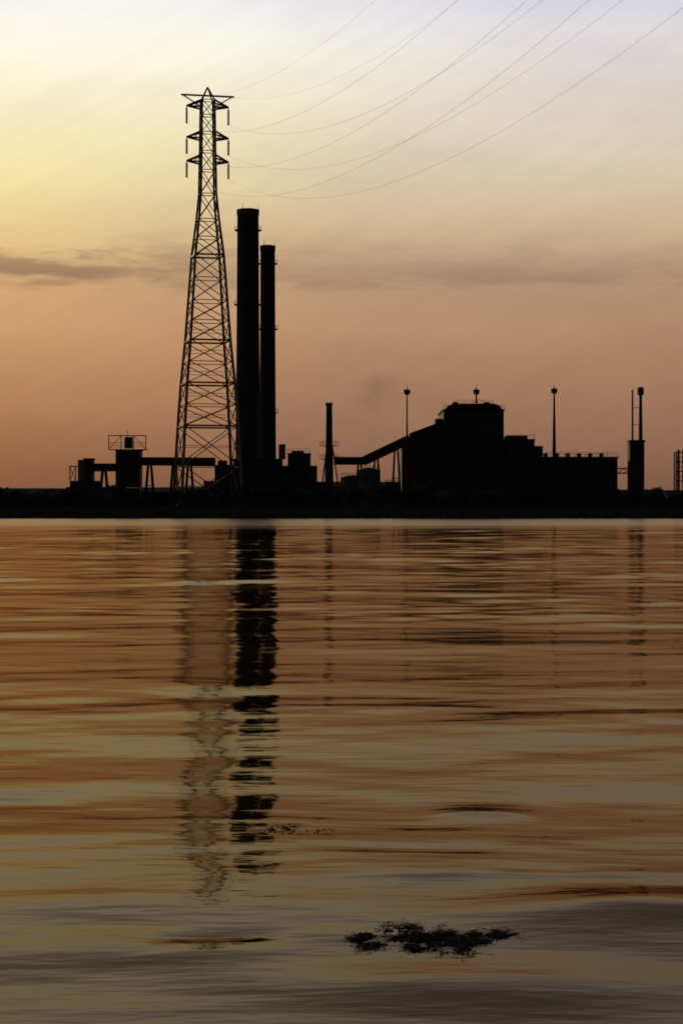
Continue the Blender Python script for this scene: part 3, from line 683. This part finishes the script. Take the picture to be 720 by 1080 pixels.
def conveyor(p0, p1, th, Y, label, legs, wd=3.2):
    a, b = P(p0[0], p0[1], Y), P(p1[0], p1[1], Y)
    t = thing('conveyor_bridge', (a.x, Y, GROUND), label, 'conveyor', 'coal conveyor bridges')
    r = t.location; h = th / FPX * Y
    v = (b - a).normalized(); up = Vector((-v.z, 0, v.x))
    def beam(n, off, hh, yy, ww, m):
        o = link(n, cube_mesh(m), t); o.location = (a + b) / 2 + up * off + Vector((0, yy, 0)) - r
        o.scale = ((b - a).length, ww, hh); o.rotation_euler = (0, -math.atan2(v.z, v.x), 0)
    beam('gallery', 0, h, 0, wd, 'clad'); beam('roof', h / 2 + 0.1, 0.18, 0, wd + 0.5, 'roof'); beam('girder', -h / 2 - 0.12, 0.22, 0, wd + 0.2, 'steel')
    n = max(2, int((b - a).length / 3))
    for k in range(n):
        c = a.lerp(b, (k + .5) / n) - r; o = link('cladding_panel', cube_mesh('clad2'), t)
        o.location = c + Vector((0, -wd / 2 - 0.03, 0)); o.scale = ((b - a).length / n - 0.1, 0.12, h * 0.8); o.rotation_euler = (0, -math.atan2(v.z, v.x), 0)
    for px in legs:
        f = (px - p0[0]) / (p1[0] - p0[0]); top = a.lerp(b, f) - up * (h / 2)
        for sy in (-1, 1):
            bar(t, 'trestle_leg', Vector((top.x - 1.3, Y + sy * 1.9, GROUND)) - r, Vector((top.x - 0.4, Y + sy * 1.2, top.z)) - r, 0.34, 'steel')
            bar(t, 'trestle_leg', Vector((top.x + 1.3, Y + sy * 1.9, GROUND)) - r, Vector((top.x + 0.4, Y + sy * 1.2, top.z)) - r, 0.34, 'steel')
        zm = GROUND + (top.z - GROUND) * 0.5
        bar(t, 'trestle_tie', Vector((top.x - 0.9, Y - 1.6, zm)) - r, Vector((top.x + 0.9, Y - 1.6, zm)) - r, 0.22, 'steel')
conveyor((97.5, 493), (122, 493), 6.5, 508, 'short conveyor bridge joining the two transfer towers', [110])
conveyor((147.5, 486.5), (227, 487), 7, 510, 'long level conveyor bridge passing behind the pylon to the boiler house', [158, 184, 200])
conveyor((352, 486), (386, 486), 6.5, 513, 'level conveyor bridge next to the slender steel stack', [379])
conveyor((384, 486), (432, 463), 8, 514, 'inclined conveyor bridge climbing to the big stepped hall', [395, 416])

# fuel tanks in the gap before the hall
def tank(px, ptop, wpx, Y, label):
    x = PX(px, Y); rr = wpx / 2 / FPX * Y; h = PZ(ptop, Y) - GROUND
    t = thing('storage_tank', (x, Y, GROUND), label, 'tank', 'storage tanks before the hall')
    lathe(t, 'shell', [(rr, 0), (rr, h - 0.9), (rr * 1.015, h - 0.85), (rr * 1.015, h - 0.7)], 'conc', 32)
    lathe(t, 'roof', [(rr * 1.01, h - 0.7), (rr * 0.5, h - 0.25), (0.3, h)], 'roof', 32)
    for f in (0.35, 0.7): lathe(t, 'stiffener', [(rr, h * f), (rr + .12, h * f), (rr + .12, h * f + .15), (rr, h * f + .15)], 'steel', 32)
    joined(t, 'ladder', [((rr * .5 + s, -rr * .87 - .15, 0), (rr * .5 + s, -rr * .87 - .15, h - 0.5), 0.07) for s in (-.2, .2)], 'steel')
    railing(t, [(rr * .97 * math.cos(k * math.pi / 8), rr * .97 * math.sin(k * math.pi / 8), h - 0.7) for k in range(17)], w=0.06)
tank(372, 501, 26, 500, 'storage tank by the slender steel stack')
tank(389, 493, 24, 498, 'tallest storage tank below the inclined conveyor')
tank(413, 508, 14, 507, 'small storage tank close to the corner of the big hall')

def edge_tower():
    Y = 510.0; X = lambda p: PX(p, Y); Z = lambda p: PZ(p, Y)
    t = thing('pipe_tower', (X(718), Y, GROUND), 'open steel pipe tower at the picture edge past the double pipe stack', 'tower')
    r = t.location
    for px in (712.5, 725):
        for y in (Y, Y + 3): bar(t, 'post', Vector((X(px), y, GROUND)) - r, Vector((X(px), y, Z(476))) - r, 0.36, 'steel')
    for py in (477, 487, 497, 507):
        wbox(t, 'deck', X(712), X(725.5), Y - 0.2, Y + 3.2, Z(py) - 0.12, Z(py) + 0.1, 'steel')
    for p0, p1 in ((487, 477), (497, 487), (507, 497)):
        bar(t, 'brace', Vector((X(712.5), Y, Z(p0))) - r, Vector((X(725), Y, Z(p1))) - r, 0.16, 'steel')
    for px in (716, 721): cyl(t, 'pipe', Vector((X(px), Y + 1.5, GROUND)) - r, Vector((X(px), Y + 1.5, Z(474))) - r, 0.35, 'galv', 10)
edge_tower()

# ------------------------------------------------------------------ trees on the quay
def tree_mesh(seed, h, w):
    rnd = random.Random(seed); bm = bmesh.new()
    lobes = [(Vector((rnd.uniform(-.6, .6) * w / 2, rnd.uniform(-.6, .6) * w / 2, h * rnd.uniform(.38, .8))), rnd.uniform(.28, .46) * w / 1.6) for _ in range(8)]
    for k in range(900):
        c, rr = rnd.choice(lobes)
        d = Vector((rnd.gauss(0, 1), rnd.gauss(0, 1), rnd.gauss(0, 1))).normalized() * rr * rnd.uniform(.5, 1) ** .5
        p = c + d; p.z = min(max(p.z, h * 0.12), h * 1.0 + rnd.uniform(-.2, .15))
        s = rnd.uniform(.12, .30)
        a = Vector((rnd.gauss(0, 1), rnd.gauss(0, 1), rnd.gauss(0, 1))).normalized(); b = a.orthogonal().normalized()
        bm.faces.new([bm.verts.new(p + a * s), bm.verts.new(p + b * s * .6), bm.verts.new(p - a * s), bm.verts.new(p - b * s * .6)])
    me = bpy.data.meshes.new('crown'); bm.to_mesh(me); bm.free(); me.materials.append(M['leaf'])
    bm = bmesh.new()
    def limb(a, b, r0, r1):
        v = Vector(b) - Vector(a)
        bmesh.ops.create_cone(bm, cap_ends=True, segments=7, radius1=r0, radius2=r1, depth=v.length, matrix=Matrix.Translation((Vector(a) + Vector(b)) / 2) @ v.to_track_quat('Z', 'Y').to_matrix().to_4x4())
    limb((0, 0, -0.1), (0.05, 0, h * .45), 0.17, 0.11)
    for c, rr in lobes[:6]: limb((0.05, 0, h * rnd.uniform(.25, .45)), c, 0.09, 0.03)
    mt = bpy.data.meshes.new('trunk'); bm.to_mesh(mt); bm.free(); mt.materials.append(M['bark'])
    return me, mt
kinds = [tree_mesh(s, h, w) for s, h, w in ((1, 4.4, 4.6), (2, 3.9, 5.2), (3, 4.9, 4.4), (4, 3.4, 4.2))]
rnd = random.Random(21)
px = -40.0
while px < 770:
    Y = rnd.uniform(484, 493)
    cr, tr = rnd.choice(kinds)
    t = thing('quay_tree', (PX(px, Y), Y, GROUND), 'dark low bushy tree in the row along the far sea wall', 'tree', 'trees along the sea wall', rnd.uniform(0, 6.28))
    s = rnd.uniform(0.92, 1.12) * (1.25 if rnd.random() < 0.22 else 1); t.scale = (s * rnd.uniform(1, 1.3), s, s)
    link('crown', cr, t); link('trunk', tr, t)
    px += rnd.uniform(8, 17)

# ------------------------------------------------------------------ dark strands and lumps on the near water
def tangle(px, py, wpx, dpt, n, label, seed):  # ragged near-black patch of thin strands and lumps, laid on the wave surface
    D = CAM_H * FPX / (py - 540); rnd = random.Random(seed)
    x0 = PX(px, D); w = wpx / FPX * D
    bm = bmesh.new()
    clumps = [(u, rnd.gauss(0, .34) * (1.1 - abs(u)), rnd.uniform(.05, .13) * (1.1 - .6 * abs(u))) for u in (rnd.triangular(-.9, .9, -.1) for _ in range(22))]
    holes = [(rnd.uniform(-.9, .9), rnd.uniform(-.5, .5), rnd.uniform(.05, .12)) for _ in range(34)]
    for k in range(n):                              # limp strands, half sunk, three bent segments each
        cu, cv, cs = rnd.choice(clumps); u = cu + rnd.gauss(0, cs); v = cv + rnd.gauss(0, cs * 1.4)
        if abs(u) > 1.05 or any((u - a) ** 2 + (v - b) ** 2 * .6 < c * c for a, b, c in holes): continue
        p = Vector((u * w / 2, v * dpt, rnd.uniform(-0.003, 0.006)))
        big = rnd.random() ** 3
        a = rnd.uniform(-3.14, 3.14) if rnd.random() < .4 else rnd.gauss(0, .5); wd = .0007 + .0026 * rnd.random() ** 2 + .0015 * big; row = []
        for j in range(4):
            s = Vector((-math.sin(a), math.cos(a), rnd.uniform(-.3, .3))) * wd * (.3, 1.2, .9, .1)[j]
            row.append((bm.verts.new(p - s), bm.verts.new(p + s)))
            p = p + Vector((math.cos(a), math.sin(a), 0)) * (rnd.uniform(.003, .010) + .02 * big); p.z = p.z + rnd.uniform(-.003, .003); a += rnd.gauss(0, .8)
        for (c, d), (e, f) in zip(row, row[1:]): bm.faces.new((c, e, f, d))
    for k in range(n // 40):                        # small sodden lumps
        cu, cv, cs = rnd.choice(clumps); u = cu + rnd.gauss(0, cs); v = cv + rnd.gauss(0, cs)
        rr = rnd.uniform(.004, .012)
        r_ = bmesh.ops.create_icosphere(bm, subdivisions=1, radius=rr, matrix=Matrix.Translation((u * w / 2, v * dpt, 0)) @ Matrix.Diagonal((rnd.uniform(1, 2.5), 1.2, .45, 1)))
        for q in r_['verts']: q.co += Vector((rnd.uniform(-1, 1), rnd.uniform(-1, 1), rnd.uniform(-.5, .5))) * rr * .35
    me = bpy.data.meshes.new('floating_tangle'); bm.to_mesh(me); bm.free(); me.materials.append(M['tangle'])
    o = link('floating_tangle', me); o.location = (x0, D, 0)
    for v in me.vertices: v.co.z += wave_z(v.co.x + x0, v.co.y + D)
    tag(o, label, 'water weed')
tangle(455, 994, 190, 0.34, 8000, 'dark ragged mat of loose strands floating on the nearest water', 5)
tangle(313, 876, 80, 0.30, 420, 'small scattered clump of dark strands floating beyond the ragged mat', 8)

# ------------------------------------------------------------------ faint smoke drifting past the hall
def smoke():
    Y = 545.0; c = P(395, 414, Y); bm = bmesh.new()
    bmesh.ops.create_icosphere(bm, subdivisions=3, radius=1.0)
    me = bpy.data.meshes.new('smoke'); bm.to_mesh(me); bm.free()
    m = bpy.data.materials.new('thin_smoke'); m.use_nodes = True; nt = m.node_tree; ns = nt.nodes; ls = nt.links
    for x in list(ns): ns.remove(x)
    out = ns.new('ShaderNodeOutputMaterial'); pv = ns.new('ShaderNodeVolumePrincipled'); ls.new(pv.outputs[0], out.inputs['Volume'])
    pv.inputs['Color'].default_value = (0.35, 0.30, 0.30, 1)
    t = ns.new('ShaderNodeTexCoord'); ln = ns.new('ShaderNodeVectorMath'); ln.operation = 'LENGTH'; ls.new(t.outputs['Object'], ln.inputs[0])
    nz = ns.new('ShaderNodeTexNoise'); nz.inputs['Scale'].default_value = 1.9; nz.inputs['Detail'].default_value = 4; ls.new(t.outputs['Object'], nz.inputs['Vector'])
    f = ns.new('ShaderNodeMapRange'); f.interpolation_type = 'SMOOTHSTEP'; ls.new(ln.outputs['Value'], f.inputs[0])
    f.inputs[1].default_value = 0.95; f.inputs[2].default_value = 0.1; f.inputs[3].default_value = 0; f.inputs[4].default_value = 1
    g = ns.new('ShaderNodeMapRange'); ls.new(nz.outputs[0], g.inputs[0]); g.inputs[1].default_value = 0.36; g.inputs[2].default_value = 0.7; g.inputs[3].default_value = 0; g.inputs[4].default_value = 0.055
    mu = ns.new('ShaderNodeMath'); mu.operation = 'MULTIPLY'; ls.new(f.outputs[0], mu.inputs[0]); ls.new(g.outputs[0], mu.inputs[1]); ls.new(mu.outputs[0], pv.inputs['Density'])
    me.materials.append(m)
    o = link('smoke', me); o.location = c; o.scale = (10.5, 7, 8.5); o.rotation_euler = (0, R(-25), 0)
    tag(o, 'faint smudge of smoke in the sky left of the big hall', 'smoke', None, 'stuff')
smoke()
